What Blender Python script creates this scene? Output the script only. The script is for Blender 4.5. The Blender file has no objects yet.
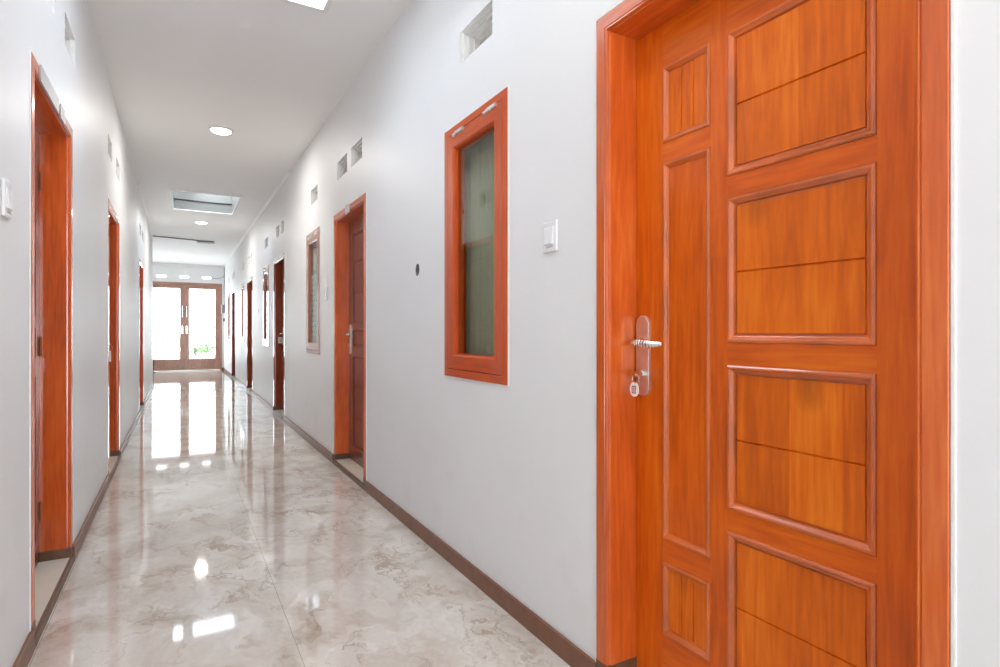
import bpy, bmesh, math, random
from mathutils import Vector, Matrix
random.seed(7)
S = bpy.context.scene
C = S.collection
R, L = 1.153, -0.45          # wall planes
ZC = 3.008                   # ceiling height
Y0, YE = -3.4, 18.2          # near end, end wall
YL = 13.5                    # the left wall stops here
PI = math.pi

# ------------------------------------------------------------------ materials
def mat(name):
    m = bpy.data.materials.new(name); m.use_nodes = True
    nt = m.node_tree; b = nt.nodes['Principled BSDF']
    return m, nt, b
def N(nt, t, **k):
    n = nt.nodes.new(t)
    for a, v in k.items():
        setattr(n, a, v)
    return n
def ramp(nt, stops):
    r = N(nt, 'ShaderNodeValToRGB'); e = r.color_ramp.elements
    while len(e) < len(stops): e.new(0.5)
    for i, (p, c) in enumerate(stops):
        e[i].position = p; e[i].color = (*c, 1)
    return r
def srgb(r, g, b):
    f = lambda c: (c/255/12.92) if c/255 <= .04045 else ((c/255+.055)/1.055)**2.4
    return (f(r), f(g), f(b))
def plain(name, col, rough=.5, metal=0., spec=.5, coat=0., var=.04, scale=30.):
    m, nt, b = mat(name)
    tc = N(nt, 'ShaderNodeTexCoord'); no = N(nt, 'ShaderNodeTexNoise'); no.inputs['Scale'].default_value = scale
    nt.links.new(tc.outputs['Object'], no.inputs['Vector'])
    c0 = tuple(max(0, c*(1-var)) for c in col); c1 = tuple(min(1, c*(1+var)) for c in col)
    r = ramp(nt, [(.3, c0), (.7, c1)]); nt.links.new(no.outputs['Fac'], r.inputs['Fac'])
    nt.links.new(r.outputs['Color'], b.inputs['Base Color'])
    b.inputs['Roughness'].default_value = rough; b.inputs['Metallic'].default_value = metal
    b.inputs['Specular IOR Level'].default_value = spec; b.inputs['Coat Weight'].default_value = coat
    b.inputs['Coat Roughness'].default_value = .08
    return m
def wood(name, dark, base, light, axis='z', rough=.42, coat=.7, planks=0.0, knots=False, crough=.07):
    m, nt, b = mat(name); ln = nt.links.new
    tc = N(nt, 'ShaderNodeTexCoord'); oi = N(nt, 'ShaderNodeObjectInfo')
    off = N(nt, 'ShaderNodeVectorMath', operation='SCALE'); off.inputs[0].default_value = (7.1, 3.7, 5.3)
    ln(oi.outputs['Random'], off.inputs['Scale'])
    add = N(nt, 'ShaderNodeVectorMath', operation='ADD')
    ln(tc.outputs['Object'], add.inputs[0]); ln(off.outputs[0], add.inputs[1])
    mp = N(nt, 'ShaderNodeMapping')
    mp.inputs['Scale'].default_value = (9, 9, .8) if axis == 'z' else (9, .8, 9)
    ln(add.outputs[0], mp.inputs['Vector'])
    n1 = N(nt, 'ShaderNodeTexNoise'); n1.inputs['Scale'].default_value = 1.1; n1.inputs['Detail'].default_value = 5
    n1.inputs['Distortion'].default_value = 1.4
    ln(mp.outputs[0], n1.inputs['Vector'])
    w = N(nt, 'ShaderNodeMath', operation='MULTIPLY'); w.inputs[1].default_value = 9.0; ln(n1.outputs['Fac'], w.inputs[0])
    fr = N(nt, 'ShaderNodeMath', operation='PINGPONG'); fr.inputs[1].default_value = 1.0; ln(w.outputs[0], fr.inputs[0])
    n2 = N(nt, 'ShaderNodeTexNoise'); n2.inputs['Scale'].default_value = 9.0; n2.inputs['Detail'].default_value = 6
    ln(mp.outputs[0], n2.inputs['Vector'])
    n3 = N(nt, 'ShaderNodeTexNoise'); n3.inputs['Scale'].default_value = 2.2; n3.inputs['Detail'].default_value = 3
    ln(add.outputs[0], n3.inputs['Vector'])
    a1 = N(nt, 'ShaderNodeMath', operation='MULTIPLY_ADD'); a1.inputs[1].default_value = .22
    ln(fr.outputs[0], a1.inputs[0]); ln(n2.outputs['Fac'], a1.inputs[2])
    a2 = N(nt, 'ShaderNodeMath', operation='MULTIPLY_ADD'); a2.inputs[1].default_value = .95
    ln(n3.outputs['Fac'], a2.inputs[0]); ln(a1.outputs[0], a2.inputs[2])
    val = a2.outputs[0]
    if planks:
        sx = N(nt, 'ShaderNodeSeparateXYZ'); ln(add.outputs[0], sx.inputs[0])
        wob = N(nt, 'ShaderNodeMath', operation='MULTIPLY_ADD'); wob.inputs[1].default_value = 1/planks
        wob.inputs[2].default_value = .35; ln(sx.outputs['Y'], wob.inputs[0])
        fl = N(nt, 'ShaderNodeMath', operation='FLOOR'); ln(wob.outputs[0], fl.inputs[0])
        wn = N(nt, 'ShaderNodeTexWhiteNoise', noise_dimensions='1D'); ln(fl.outputs[0], wn.inputs['W'])
        a3 = N(nt, 'ShaderNodeMath', operation='MULTIPLY_ADD'); a3.inputs[1].default_value = .42
        ln(wn.outputs['Value'], a3.inputs[0]); ln(val, a3.inputs[2])
        a4 = N(nt, 'ShaderNodeMath', operation='SUBTRACT'); a4.inputs[1].default_value = .21; ln(a3.outputs[0], a4.inputs[0])
        val = a4.outputs[0]
    r = ramp(nt, [(0, dark), (.5, base), (1, light)])
    vm = N(nt, 'ShaderNodeMapRange'); vm.inputs['From Min'].default_value = .50; vm.inputs['From Max'].default_value = 1.70; ln(val, vm.inputs['Value'])
    ln(vm.outputs[0], r.inputs['Fac']); col = r.outputs['Color']
    if knots:
        vo = N(nt, 'ShaderNodeTexVoronoi'); vo.inputs['Scale'].default_value = 1.0
        mk = N(nt, 'ShaderNodeMapping'); mk.inputs['Scale'].default_value = (3.0, 3.2, 2.3)
        ln(add.outputs[0], mk.inputs['Vector'])
        wv = N(nt, 'ShaderNodeVectorMath', operation='MULTIPLY_ADD'); wv.inputs[1].default_value = (.25, .25, .25)
        ln(n3.outputs['Color'], wv.inputs[0]); ln(mk.outputs[0], wv.inputs[2]); ln(wv.outputs[0], vo.inputs['Vector'])
        kr = ramp(nt, [(0, (.45, .45, .45)), (.09, (.72, .72, .72)), (.16, (1, 1, 1))]); ln(vo.outputs['Distance'], kr.inputs['Fac'])
        mx = N(nt, 'ShaderNodeMix', data_type='RGBA', blend_type='MULTIPLY'); mx.inputs[0].default_value = .7
        ln(col, mx.inputs[6]); ln(kr.outputs['Color'], mx.inputs[7]); col = mx.outputs[2]
    ln(col, b.inputs['Base Color'])
    bp = N(nt, 'ShaderNodeBump'); bp.inputs['Strength'].default_value = .12; bp.inputs['Distance'].default_value = .002
    ln(n2.outputs['Fac'], bp.inputs['Height']); ln(bp.outputs[0], b.inputs['Normal'])
    b.inputs['Roughness'].default_value = rough; b.inputs['Coat Weight'].default_value = coat
    b.inputs['Coat Roughness'].default_value = crough; b.inputs['Coat IOR'].default_value = 1.6; b.inputs['Specular IOR Level'].default_value = .22
    return m
def wall_mat(name, c0, c1, rough, spec=.4):
    m, nt, b = mat(name); ln = nt.links.new
    tc = N(nt, 'ShaderNodeTexCoord')
    n = N(nt, 'ShaderNodeTexNoise'); n.inputs['Scale'].default_value = 1.3; n.inputs['Detail'].default_value = 4
    ln(tc.outputs['Object'], n.inputs['Vector'])
    r = ramp(nt, [(.3, c0), (.7, c1)]); ln(n.outputs['Fac'], r.inputs['Fac'])
    # scuffed band a little above the skirting
    sx = N(nt, 'ShaderNodeSeparateXYZ'); ln(tc.outputs['Object'], sx.inputs[0])
    zr = ramp(nt, [(0, (0, 0, 0)), (.06, (1, 1, 1)), (.14, (1, 1, 1)), (.22, (0, 0, 0))])
    dv = N(nt, 'ShaderNodeMath', operation='DIVIDE'); dv.inputs[1].default_value = 3.0; ln(sx.outputs['Z'], dv.inputs[0]); ln(dv.outputs[0], zr.inputs['Fac'])
    n2 = N(nt, 'ShaderNodeTexNoise'); n2.inputs['Scale'].default_value = 5; n2.inputs['Detail'].default_value = 6; ln(tc.outputs['Object'], n2.inputs['Vector'])
    r2 = ramp(nt, [(.56, (0, 0, 0)), (.70, (1, 1, 1))]); ln(n2.outputs['Fac'], r2.inputs['Fac'])
    mu = N(nt, 'ShaderNodeMath', operation='MULTIPLY'); ln(zr.outputs['Color'], mu.inputs[0]); ln(r2.outputs['Color'], mu.inputs[1])
    m2 = N(nt, 'ShaderNodeMath', operation='MULTIPLY'); m2.inputs[1].default_value = .10; ln(mu.outputs[0], m2.inputs[0])
    mx = N(nt, 'ShaderNodeMix', data_type='RGBA'); ln(m2.outputs[0], mx.inputs[0]); ln(r.outputs['Color'], mx.inputs[6])
    mx.inputs[7].default_value = (.52, .45, .36, 1); ln(mx.outputs[2], b.inputs['Base Color'])
    mp = N(nt, 'ShaderNodeMapping'); mp.inputs['Scale'].default_value = (2.2, 2.2, .35); ln(tc.outputs['Object'], mp.inputs['Vector'])
    n3 = N(nt, 'ShaderNodeTexNoise'); n3.inputs['Scale'].default_value = 3; n3.inputs['Detail'].default_value = 3; ln(mp.outputs[0], n3.inputs['Vector'])
    bp = N(nt, 'ShaderNodeBump'); bp.inputs['Strength'].default_value = .12; bp.inputs['Distance'].default_value = .004
    ln(n3.outputs['Fac'], bp.inputs['Height']); ln(bp.outputs[0], b.inputs['Normal'])
    b.inputs['Roughness'].default_value = rough; b.inputs['Specular IOR Level'].default_value = spec
    return m
def marble():
    m, nt, b = mat('polished_marble'); ln = nt.links.new
    tc = N(nt, 'ShaderNodeTexCoord')
    mp = N(nt, 'ShaderNodeMapping'); mp.inputs['Rotation'].default_value = (0, 0, .5); mp.inputs['Scale'].default_value = (2.1, 1.5, 1)
    ln(tc.outputs['Object'], mp.inputs['Vector'])
    n0 = N(nt, 'ShaderNodeTexNoise'); n0.inputs['Scale'].default_value = 1.6; n0.inputs['Detail'].default_value = 6; n0.inputs['Roughness'].default_value = .6
    ln(mp.outputs[0], n0.inputs['Vector'])
    wv = N(nt, 'ShaderNodeVectorMath', operation='MULTIPLY_ADD'); wv.inputs[1].default_value = (1.3, 1.3, 0)
    ln(n0.outputs['Color'], wv.inputs[0]); ln(mp.outputs[0], wv.inputs[2])
    n1 = N(nt, 'ShaderNodeTexNoise'); n1.inputs['Scale'].default_value = 2.1; n1.inputs['Detail'].default_value = 9; n1.inputs['Roughness'].default_value = .62
    ln(wv.outputs[0], n1.inputs['Vector'])
    r = ramp(nt, [(.28, srgb(176, 162, 147)), (.42, srgb(198, 188, 176)), (.55, srgb(211, 204, 195)), (.72, srgb(226, 221, 214))])
    ln(n1.outputs['Fac'], r.inputs['Fac'])
    # thin veins
    n2 = N(nt, 'ShaderNodeTexNoise'); n2.inputs['Scale'].default_value = 1.9; n2.inputs['Detail'].default_value = 7; n2.inputs['Distortion'].default_value = .9
    ln(wv.outputs[0], n2.inputs['Vector'])
    d = N(nt, 'ShaderNodeMath', operation='SUBTRACT'); d.inputs[1].default_value = .5; ln(n2.outputs['Fac'], d.inputs[0])
    ab = N(nt, 'ShaderNodeMath', operation='ABSOLUTE'); ln(d.outputs[0], ab.inputs[0])
    vr = ramp(nt, [(0, (.75, .75, .75)), (.010, (.35, .35, .35)), (.035, (0, 0, 0))]); ln(ab.outputs[0], vr.inputs['Fac'])
    mk = ramp(nt, [(.42, (0, 0, 0)), (.60, (1, 1, 1))]); ln(n0.outputs['Fac'], mk.inputs['Fac'])
    vm = N(nt, 'ShaderNodeMath', operation='MULTIPLY'); ln(vr.outputs['Color'], vm.inputs[0]); ln(mk.outputs['Color'], vm.inputs[1])
    mx = N(nt, 'ShaderNodeMix', data_type='RGBA'); ln(vm.outputs[0], mx.inputs[0]); ln(r.outputs['Color'], mx.inputs[6])
    mx.inputs[7].default_value = (*srgb(150, 124, 98), 1)
    # tile joints: two 0.8 m tiles side by side
    sx = N(nt, 'ShaderNodeSeparateXYZ'); ln(tc.outputs['Object'], sx.inputs[0])
    def joint(sock, o, wd, st):
        a = N(nt, 'ShaderNodeMath', operation='ADD'); a.inputs[1].default_value = 80.4 - o; ln(sock, a.inputs[0])
        md = N(nt, 'ShaderNodeMath', operation='MODULO'); md.inputs[1].default_value = .8; ln(a.outputs[0], md.inputs[0])
        s = N(nt, 'ShaderNodeMath', operation='SUBTRACT'); s.inputs[1].default_value = .4; ln(md.outputs[0], s.inputs[0])
        q = N(nt, 'ShaderNodeMath', operation='ABSOLUTE'); ln(s.outputs[0], q.inputs[0])
        lt = N(nt, 'ShaderNodeMath', operation='LESS_THAN'); lt.inputs[1].default_value = wd; ln(q.outputs[0], lt.inputs[0])
        k = N(nt, 'ShaderNodeMath', operation='MULTIPLY'); k.inputs[1].default_value = st; ln(lt.outputs[0], k.inputs[0])
        return k.outputs[0]
    j = N(nt, 'ShaderNodeMath', operation='MAXIMUM')
    ln(joint(sx.outputs['X'], .368, .0013, .65), j.inputs[0]); ln(joint(sx.outputs['Y'], .30, .0009, .22), j.inputs[1])
    mj = N(nt, 'ShaderNodeMix', data_type='RGBA'); ln(j.outputs[0], mj.inputs[0]); ln(mx.outputs[2], mj.inputs[6])
    mj.inputs[7].default_value = (*srgb(140, 122, 100), 1)
    ln(mj.outputs[2], b.inputs['Base Color'])
    b.inputs['Roughness'].default_value = .045; b.inputs['IOR'].default_value = 1.55
    b.inputs['Specular IOR Level'].default_value = .6
    n4 = N(nt, 'ShaderNodeTexNoise'); n4.inputs['Scale'].default_value = 1.4; ln(tc.outputs['Object'], n4.inputs['Vector'])
    bp = N(nt, 'ShaderNodeBump'); bp.inputs['Strength'].default_value = .05; bp.inputs['Distance'].default_value = .003
    ln(n4.outputs['Fac'], bp.inputs['Height']); ln(bp.outputs[0], b.inputs['Normal'])
    return m
def glass(name, tint, refl_rough=.0, ior=1.5):
    m = bpy.data.materials.new(name); m.use_nodes = True; nt = m.node_tree; nt.nodes.clear(); ln = nt.links.new
    o = N(nt, 'ShaderNodeOutputMaterial'); t = N(nt, 'ShaderNodeBsdfTransparent'); g = N(nt, 'ShaderNodeBsdfGlossy')
    t.inputs['Color'].default_value = (*tint, 1); g.inputs['Roughness'].default_value = refl_rough
    lw = N(nt, 'ShaderNodeLayerWeight'); lw.inputs['Blend'].default_value = .5; pw = N(nt, 'ShaderNodeMath', operation='POWER'); pw.inputs[1].default_value = 5
    fr = N(nt, 'ShaderNodeMath', operation='MULTIPLY_ADD'); fr.inputs[1].default_value = .93; fr.inputs[2].default_value = .045
    ln(lw.outputs['Facing'], pw.inputs[0]); ln(pw.outputs[0], fr.inputs[0]); mx = N(nt, 'ShaderNodeMixShader')
    ln(fr.outputs[0], mx.inputs[0]); ln(t.outputs[0], mx.inputs[1]); ln(g.outputs[0], mx.inputs[2]); ln(mx.outputs[0], o.inputs[0])
    return m
def emis(name, col, st):
    m, nt, b = mat(name); b.inputs['Base Color'].default_value = (.9, .9, .9, 1)
    b.inputs['Emission Color'].default_value = (*col, 1); b.inputs['Emission Strength'].default_value = st
    return m

M = {}
M['wall'] = wall_mat('painted_plaster', (.785, .792, .795), (.81, .817, .82), .48, .45)
M['ceil'] = wall_mat('ceiling_paint', (.87, .86, .845), (.89, .88, .865), .6, .3)
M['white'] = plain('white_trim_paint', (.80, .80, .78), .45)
M['floor'] = marble()
M['sill'] = plain('cream_sill_tile', srgb(222, 216, 200), .12, var=.03, scale=6)
M['brown'] = plain('brown_skirting_paint', srgb(122, 80, 58), .38, var=.14, scale=14)
M['brown_dk'] = plain('dark_brown_edge', srgb(104, 72, 52), .45, var=.2, scale=20)
T = (srgb(158, 62, 2), srgb(210, 92, 4), srgb(228, 122, 18))
M['teakV'] = wood('teak_leaf_vertical_grain', *T, 'z', coat=.22, crough=.12)
M['teakH'] = wood('teak_leaf_horizontal_grain', *T, 'y', coat=.22, crough=.12)
M['teakP'] = wood('teak_panel_boards', srgb(180, 78, 4), srgb(220, 106, 8), srgb(238, 138, 28), 'z', planks=.125, coat=.12, crough=.14, knots=True)
M['teakM'] = plain('teak_moulding', srgb(198, 96, 30), .35, coat=1., var=.22, scale=7)
F1 = (srgb(168, 70, 16), srgb(206, 94, 30), srgb(226, 126, 54))
M['frameV'] = wood('orange_frame_timber', *F1, 'z', coat=.75, crough=.10); M['frameVh'] = wood('orange_frame_timber_head', *F1, 'y', coat=.75, crough=.10)
W2 = (srgb(156, 58, 8), srgb(210, 88, 16), srgb(226, 114, 34))
M['frameD'] = wood('reddish_frame_timber', *W2, 'z', coat=1, crough=.10); M['frameDh'] = wood('reddish_frame_timber_head', *W2, 'y', coat=1, crough=.10)
W3 = (srgb(70, 24, 10), srgb(112, 44, 20), srgb(142, 62, 30))
WK = (srgb(104, 38, 12), srgb(138, 54, 22), srgb(162, 74, 36))
M['frameK'] = wood('dark_frame_timber', *WK, 'z', coat=1, crough=.08); M['frameKh'] = wood('dark_frame_timber_head', *WK, 'y', coat=1, crough=.08)
M['leafD'] = wood('dark_teak_leaf', *W3, 'z', coat=.9, crough=.07)
M['leafDp'] = wood('dark_teak_panel', *W3, 'z', coat=.9, crough=.07, planks=.13)
WN = (srgb(164, 56, 8), srgb(196, 76, 14), srgb(212, 100, 34))
M['winw'] = wood('orange_window_timber', *WN, 'z', coat=.5, crough=.08); M['winwh'] = wood('orange_window_rail', *WN, 'y', coat=.5, crough=.08)
WB = (srgb(126, 66, 42), srgb(160, 92, 64), srgb(184, 118, 88))
M['winb'] = wood('brown_window_timber', *WB, 'z', coat=1, crough=.06); M['winbh'] = wood('brown_window_rail', *WB, 'y', coat=1, crough=.06)
M['exitw'] = wood('exit_timber_with_glare', srgb(138, 96, 80), srgb(170, 126, 108), srgb(192, 150, 132), 'z', coat=.4, crough=.2)  # timber paled and pinkened: glare from the glass is put into its colour
M['steel'] = plain('brushed_steel', (.76, .75, .74), .34, metal=1., var=.05)
M['hinge'] = plain('dull_bronze_hinge', srgb(150, 92, 56), .4, metal=.4)
M['chrome'] = plain('polished_chrome', (.82, .82, .82), .14, metal=1., var=.02)
M['dark'] = plain('dark_recess', (.03, .03, .035), .7)
M['greybox'] = plain('grey_conduit_box', (.20, .22, .25), .6)
M['plastic'] = plain('white_switch_plastic', (.84, .85, .86), .25, var=.01)
M['mark'] = plain('grey_print', (.30, .30, .32), .6)
M['tagw'] = plain('white_key_tag', (.82, .80, .80), .3, var=.02)
M['tagp'] = plain('pink_tag_print', srgb(170, 120, 110), .4)
M['black'] = plain('black_print', (.05, .05, .05), .5)
M['curtain'] = plain('grey_green_curtain', srgb(178, 174, 154), .8, var=.06, scale=3)
M['blind'] = plain('white_blind_slats', (.80, .82, .83), .4)
M['glass'] = glass('window_glass', (.86, .90, .87))
M['glassx'] = glass('exit_door_glass', (.97, .99, .98))
M['tan'] = plain('tan_back_board', srgb(170, 130, 84), .6)
M['plate'] = plain('brushed_number_plate', (.46, .46, .46), .5, metal=.3)
M['leaf'] = plain('shrub_leaves', (.20, .32, .13), .5, var=.4, scale=4)
M['pot'] = plain('terracotta_pot', srgb(200, 140, 118), .6)
M['concrete'] = plain('pale_concrete_yard', (.74, .73, .70), .7)
M['cable'] = plain('dark_cable', (.06, .06, .06), .5)
M['greyp'] = plain('grey_well_paint', (.20, .195, .17), .55)
m, nt, b = mat('skylight_sheet'); nt.nodes.remove(b)
o_ = nt.nodes['Material Output']; t_ = N(nt, 'ShaderNodeBsdfTransparent'); d_ = N(nt, 'ShaderNodeBsdfTranslucent'); x_ = N(nt, 'ShaderNodeMixShader')
d_.inputs['Color'].default_value = (.9, .93, .95, 1); t_.inputs['Color'].default_value = (1, 1, 1, 1); x_.inputs[0].default_value = .15
nt.links.new(t_.outputs[0], x_.inputs[1]); nt.links.new(d_.outputs[0], x_.inputs[2]); nt.links.new(x_.outputs[0], o_.inputs[0])
M['sheet'] = m

# ------------------------------------------------------------------ mesh helpers
def obj(name, bm, mats, parent=None, smooth=False):
    bmesh.ops.recalc_face_normals(bm, faces=bm.faces)
    me = bpy.data.meshes.new(name); bm.to_mesh(me); bm.free()
    for mm in (mats if isinstance(mats, (list, tuple)) else [mats]): me.materials.append(mm)
    if smooth:
        for p in me.polygons: p.use_smooth = True
    o = bpy.data.objects.new(name, me); C.objects.link(o)
    if parent: o.parent = parent
    return o
def empty(name, loc=(0, 0, 0), rz=0.):
    o = bpy.data.objects.new(name, None); C.objects.link(o); o.location = loc; o.rotation_euler = (0, 0, rz)
    o.empty_display_size = .1
    return o
def tag(o, label, cat, group=None, kind=None):
    o['label'] = label; o['category'] = cat
    if group: o['group'] = group
    if kind: o['kind'] = kind
    return o
def box(bm, x0, x1, y0, y1, z0, z1, bev=0, mi=0):
    r = bmesh.ops.create_cube(bm, size=1)
    for v in r['verts']:
        v.co = Vector(((x0+x1)/2 + v.co.x*(x1-x0), (y0+y1)/2 + v.co.y*(y1-y0), (z0+z1)/2 + v.co.z*(z1-z0)))
    fs = {f for v in r['verts'] for f in v.link_faces}
    for f in fs: f.material_index = mi
    if bev:
        es = list({e for v in r['verts'] for e in v.link_edges})
        bmesh.ops.bevel(bm, geom=es, offset=bev, segments=2, affect='EDGES', profile=.6)
    return bm
def B(): return bmesh.new()
def tube(bm, pts, rad, seg=10, caps=True):
    pts = [Vector(p) for p in pts]; rings = []
    rads = rad if isinstance(rad, (list, tuple)) else [rad]*len(pts)
    for i, p in enumerate(pts):
        d = (pts[min(i+1, len(pts)-1)] - pts[max(i-1, 0)]).normalized()
        up = Vector((0, 0, 1)) if abs(d.z) < .9 else Vector((0, 1, 0))
        a = d.cross(up).normalized(); c = a.cross(d).normalized()
        rings.append([bm.verts.new(p + (a*math.cos(2*PI*k/seg) + c*math.sin(2*PI*k/seg))*rads[i]) for k in range(seg)])
    for i in range(len(rings)-1):
        for k in range(seg):
            bm.faces.new((rings[i][k], rings[i][(k+1) % seg], rings[i+1][(k+1) % seg], rings[i+1][k]))
    if caps: bm.faces.new(rings[0]); bm.faces.new(rings[-1][::-1])
    return bm
def slab(P, holes, u0, u1, v0, v1, t0, t1, bm=None, mfun=None):
    """slab with rectangular holes; P(u, v, t) -> point"""
    bm = bm or B()
    us = sorted({u0, u1, *[h[0] for h in holes], *[h[1] for h in holes]}); us = [u for u in us if u0 <= u <= u1]
    vs = sorted({v0, v1, *[h[2] for h in holes], *[h[3] for h in holes]}); vs = [v for v in vs if v0 <= v <= v1]
    def solid(i, j):
        if i < 0 or j < 0 or i >= len(us)-1 or j >= len(vs)-1: return False
        cu, cv = (us[i]+us[i+1])/2, (vs[j]+vs[j+1])/2
        return not any(h[0] < cu < h[1] and h[2] < cv < h[3] for h in holes)
    vc = {}
    def V(i, j, t):
        k = (i, j, t)
        if k not in vc: vc[k] = bm.verts.new(P(us[i], vs[j], t))
        return vc[k]
    for i in range(len(us)-1):
        for j in range(len(vs)-1):
            if not solid(i, j): continue
            fs = []
            for t in (t0, t1):
                fs.append(bm.faces.new((V(i, j, t), V(i+1, j, t), V(i+1, j+1, t), V(i, j+1, t))))
            for (di, dj, a, b_) in ((-1, 0, (i, j), (i, j+1)), (1, 0, (i+1, j), (i+1, j+1)), (0, -1, (i, j), (i+1, j)), (0, 1, (i, j+1), (i+1, j+1))):
                if not solid(i+di, j+dj):
                    fs.append(bm.faces.new((V(*a, t0), V(*b_, t0), V(*b_, t1), V(*a, t1))))
            if mfun:
                mi = mfun((us[i]+us[i+1])/2, (vs[j]+vs[j+1])/2)
                for f in fs: f.material_index = mi
    return bm
def sweep_rect(bm, y0, y1, z0, z1, prof, closed=True, mi=0, hmi=None):
    """sweep profile [(offset inward, x depth)] round a rectangle in the y-z plane with mitred corners.
    closed=False leaves the bottom open (a door frame)"""
    def ring(w, x):
        if closed: return [(x, y0+w, z0+w), (x, y0+w, z1-w), (x, y1-w, z1-w), (x, y1-w, z0+w)]
        return [(x, y0+w, z0), (x, y0+w, z1-w), (x, y1-w, z1-w), (x, y1-w, z0)]
    rs = [[bm.verts.new(p) for p in ring(w, x)] for w, x in prof]
    for a, b_ in zip(rs, rs[1:]):
        n = 4 if closed else 3
        for k in range(n):
            f = bm.faces.new((a[k], a[(k+1) % 4], b_[(k+1) % 4], b_[k])); f.material_index = mi if (hmi is None or k % 2 == 0) else hmi
    return rs
def lathe(bm, prof, c, axis='x', seg=24):
    """prof [(r, h)]; revolve about axis through c"""
    rings = []
    for r, h in prof:
        rg = []
        for k in range(seg):
            a = 2*PI*k/seg; p = (r*math.cos(a), r*math.sin(a))
            q = (h, p[0], p[1]) if axis == 'x' else (p[0], p[1], h)
            rg.append(bm.verts.new((c[0]+q[0], c[1]+q[1], c[2]+q[2])))
        rings.append(rg)
    for a, b_ in zip(rings, rings[1:]):
        for k in range(seg): bm.faces.new((a[k], a[(k+1) % seg], b_[(k+1) % seg], b_[k]))
    bm.faces.new(rings[0]); bm.faces.new(rings[-1][::-1])
    return bm

# ------------------------------------------------------------------ layout
FW = .94; SILL = .042; DT = 2.10; REC = .112      # door frame width, sill height, frame top, leaf recess
doorsR = [.46, 3.925, 7.40, 10.88, 14.38]
doorsL = [(2.53, 3.41), (5.03, 5.95), (8.90, 9.84)]
winsR = [1.955, 5.42, 8.83, 12.34, 15.95]; WW = .61; WZ0, WZ1 = .903, 2.102
ventsR = [(.50, .78), (.92, 1.2), (2.09, 2.395), (4.03, 4.325), (4.45, 4.765), (5.53, 5.83), (7.50, 7.75), (7.88, 8.14), (8.95, 9.27),
          (10.98, 11.26), (11.40, 11.68), (12.45, 12.75), (14.5, 14.78), (14.9, 15.18), (16.1, 16.4)]
ventsL = [(2.72, 2.98), (3.235, 3.53), (5.07, 5.33), (5.70, 6.03), (9.0, 9.34), (9.66, 10.0)]
VR = (2.378, 2.522); VL = (2.442, 2.586)
boxR = [(2.947, 1.462), (10.05, 1.458)]
TW = .16
hatches = [(-.06, .75, 8.68, 10.0), (-.05, .735, 2.10, 3.375)]
lights = [(.35, 5.89), (.35, 11.02), (.35, .76)]

# ------------------------------------------------------------------ setting
def struct(name, bm, mm, label, cat):
    return tag(obj(name, bm, mm), label, cat, kind='structure')
holes = [(y, y+FW, -.01, DT) for y in doorsR] + [(y, y+WW, WZ0, WZ1) for y in winsR] + [(a-.0015, b_+.0015, VR[0]-.0015, VR[1]+.0015) for a, b_ in ventsR] \
    + [(y-.034, y+.034, z-.034-.001, z+.034+.001) for y, z in boxR]
struct('wall_right', slab(lambda u, v, t: (R+t, u, v), holes, Y0, YE, -.01, ZC+.3, 0, TW), M['wall'],
       'long off-white plaster wall on the right with five doors and five windows', 'wall')
holes = [(a, b_, -.01, DT) for a, b_ in doorsL] + [(a-.0015, b_+.0015, VL[0]-.0015, VL[1]+.0015) for a, b_ in ventsL]
struct('wall_left', slab(lambda u, v, t: (L-t, u, v), holes, Y0, YL, -.01, ZC+.3, 0, TW), M['wall'],
       'off-white plaster wall on the left with three doors and no windows', 'wall')
XL = -2.2
slots = [(-.515, -.277), (.045, .27), (.60, .825)]
struct('wall_end', slab(lambda u, v, t: (u, YE+t, v), [(-.79, 1.107, -.01, 2.50)] + [(a, b_, 2.618, 2.690) for a, b_ in slots],
       XL, R, -.01, ZC+.3, 0, .16), M['wall'], 'pale end wall above and around the glazed double doors', 'wall')
bm = slab(lambda u, v, t: (u, v, ZC+t), [(h[0]-.021, h[1]+.021, h[2]-.021, h[3]+.021) for h in hatches], L, R, Y0, YL, 0, .12)
slab(lambda u, v, t: (u, v, ZC+t), [], XL, R, YL, YE+.16, 0, .12, bm)
struct('ceiling', bm, M['ceil'], 'flat off-white plaster ceiling running the length of the corridor', 'ceiling')
bm = B(); box(bm, L-.02, R+.02, Y0, YL, -.10, 0); box(bm, XL, R+.02, YL, YE+.16, -.10, 0)
struct('floor', bm, M['floor'], 'polished cream marble tile floor reflecting the far glass doors', 'floor')
struct('wall_far_left', slab(lambda u, v, t: (XL-t, u, v), [(15.6, 16.4, 1.0, 2.0)], YL-TW, YE+.16, -.01, ZC+.12, 0, .12), M['wall'],
       'side wall of the widened space left of the far double doors', 'wall')
struct('wall_return', slab(lambda u, v, t: (u, YL-TW-.001-t*0+(-t), v), [], XL, L-TW, -.01, ZC+.12, 0, .1), M['wall'],
       'short return wall behind the end of the left wall', 'wall')
struct('wall_near', slab(lambda u, v, t: (u, Y0-t, v), [(-.15, .85, -.01, 2.15), (-.15, .85, 2.3, 2.7)], L, R, -.01, ZC+.12, 0, .12), M['wall'],
       'unseen near end wall added behind the viewer to cut daylight, with an open doorway and fanlight', 'wall')  # unseen wall added to hold back daylight from the near end
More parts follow.
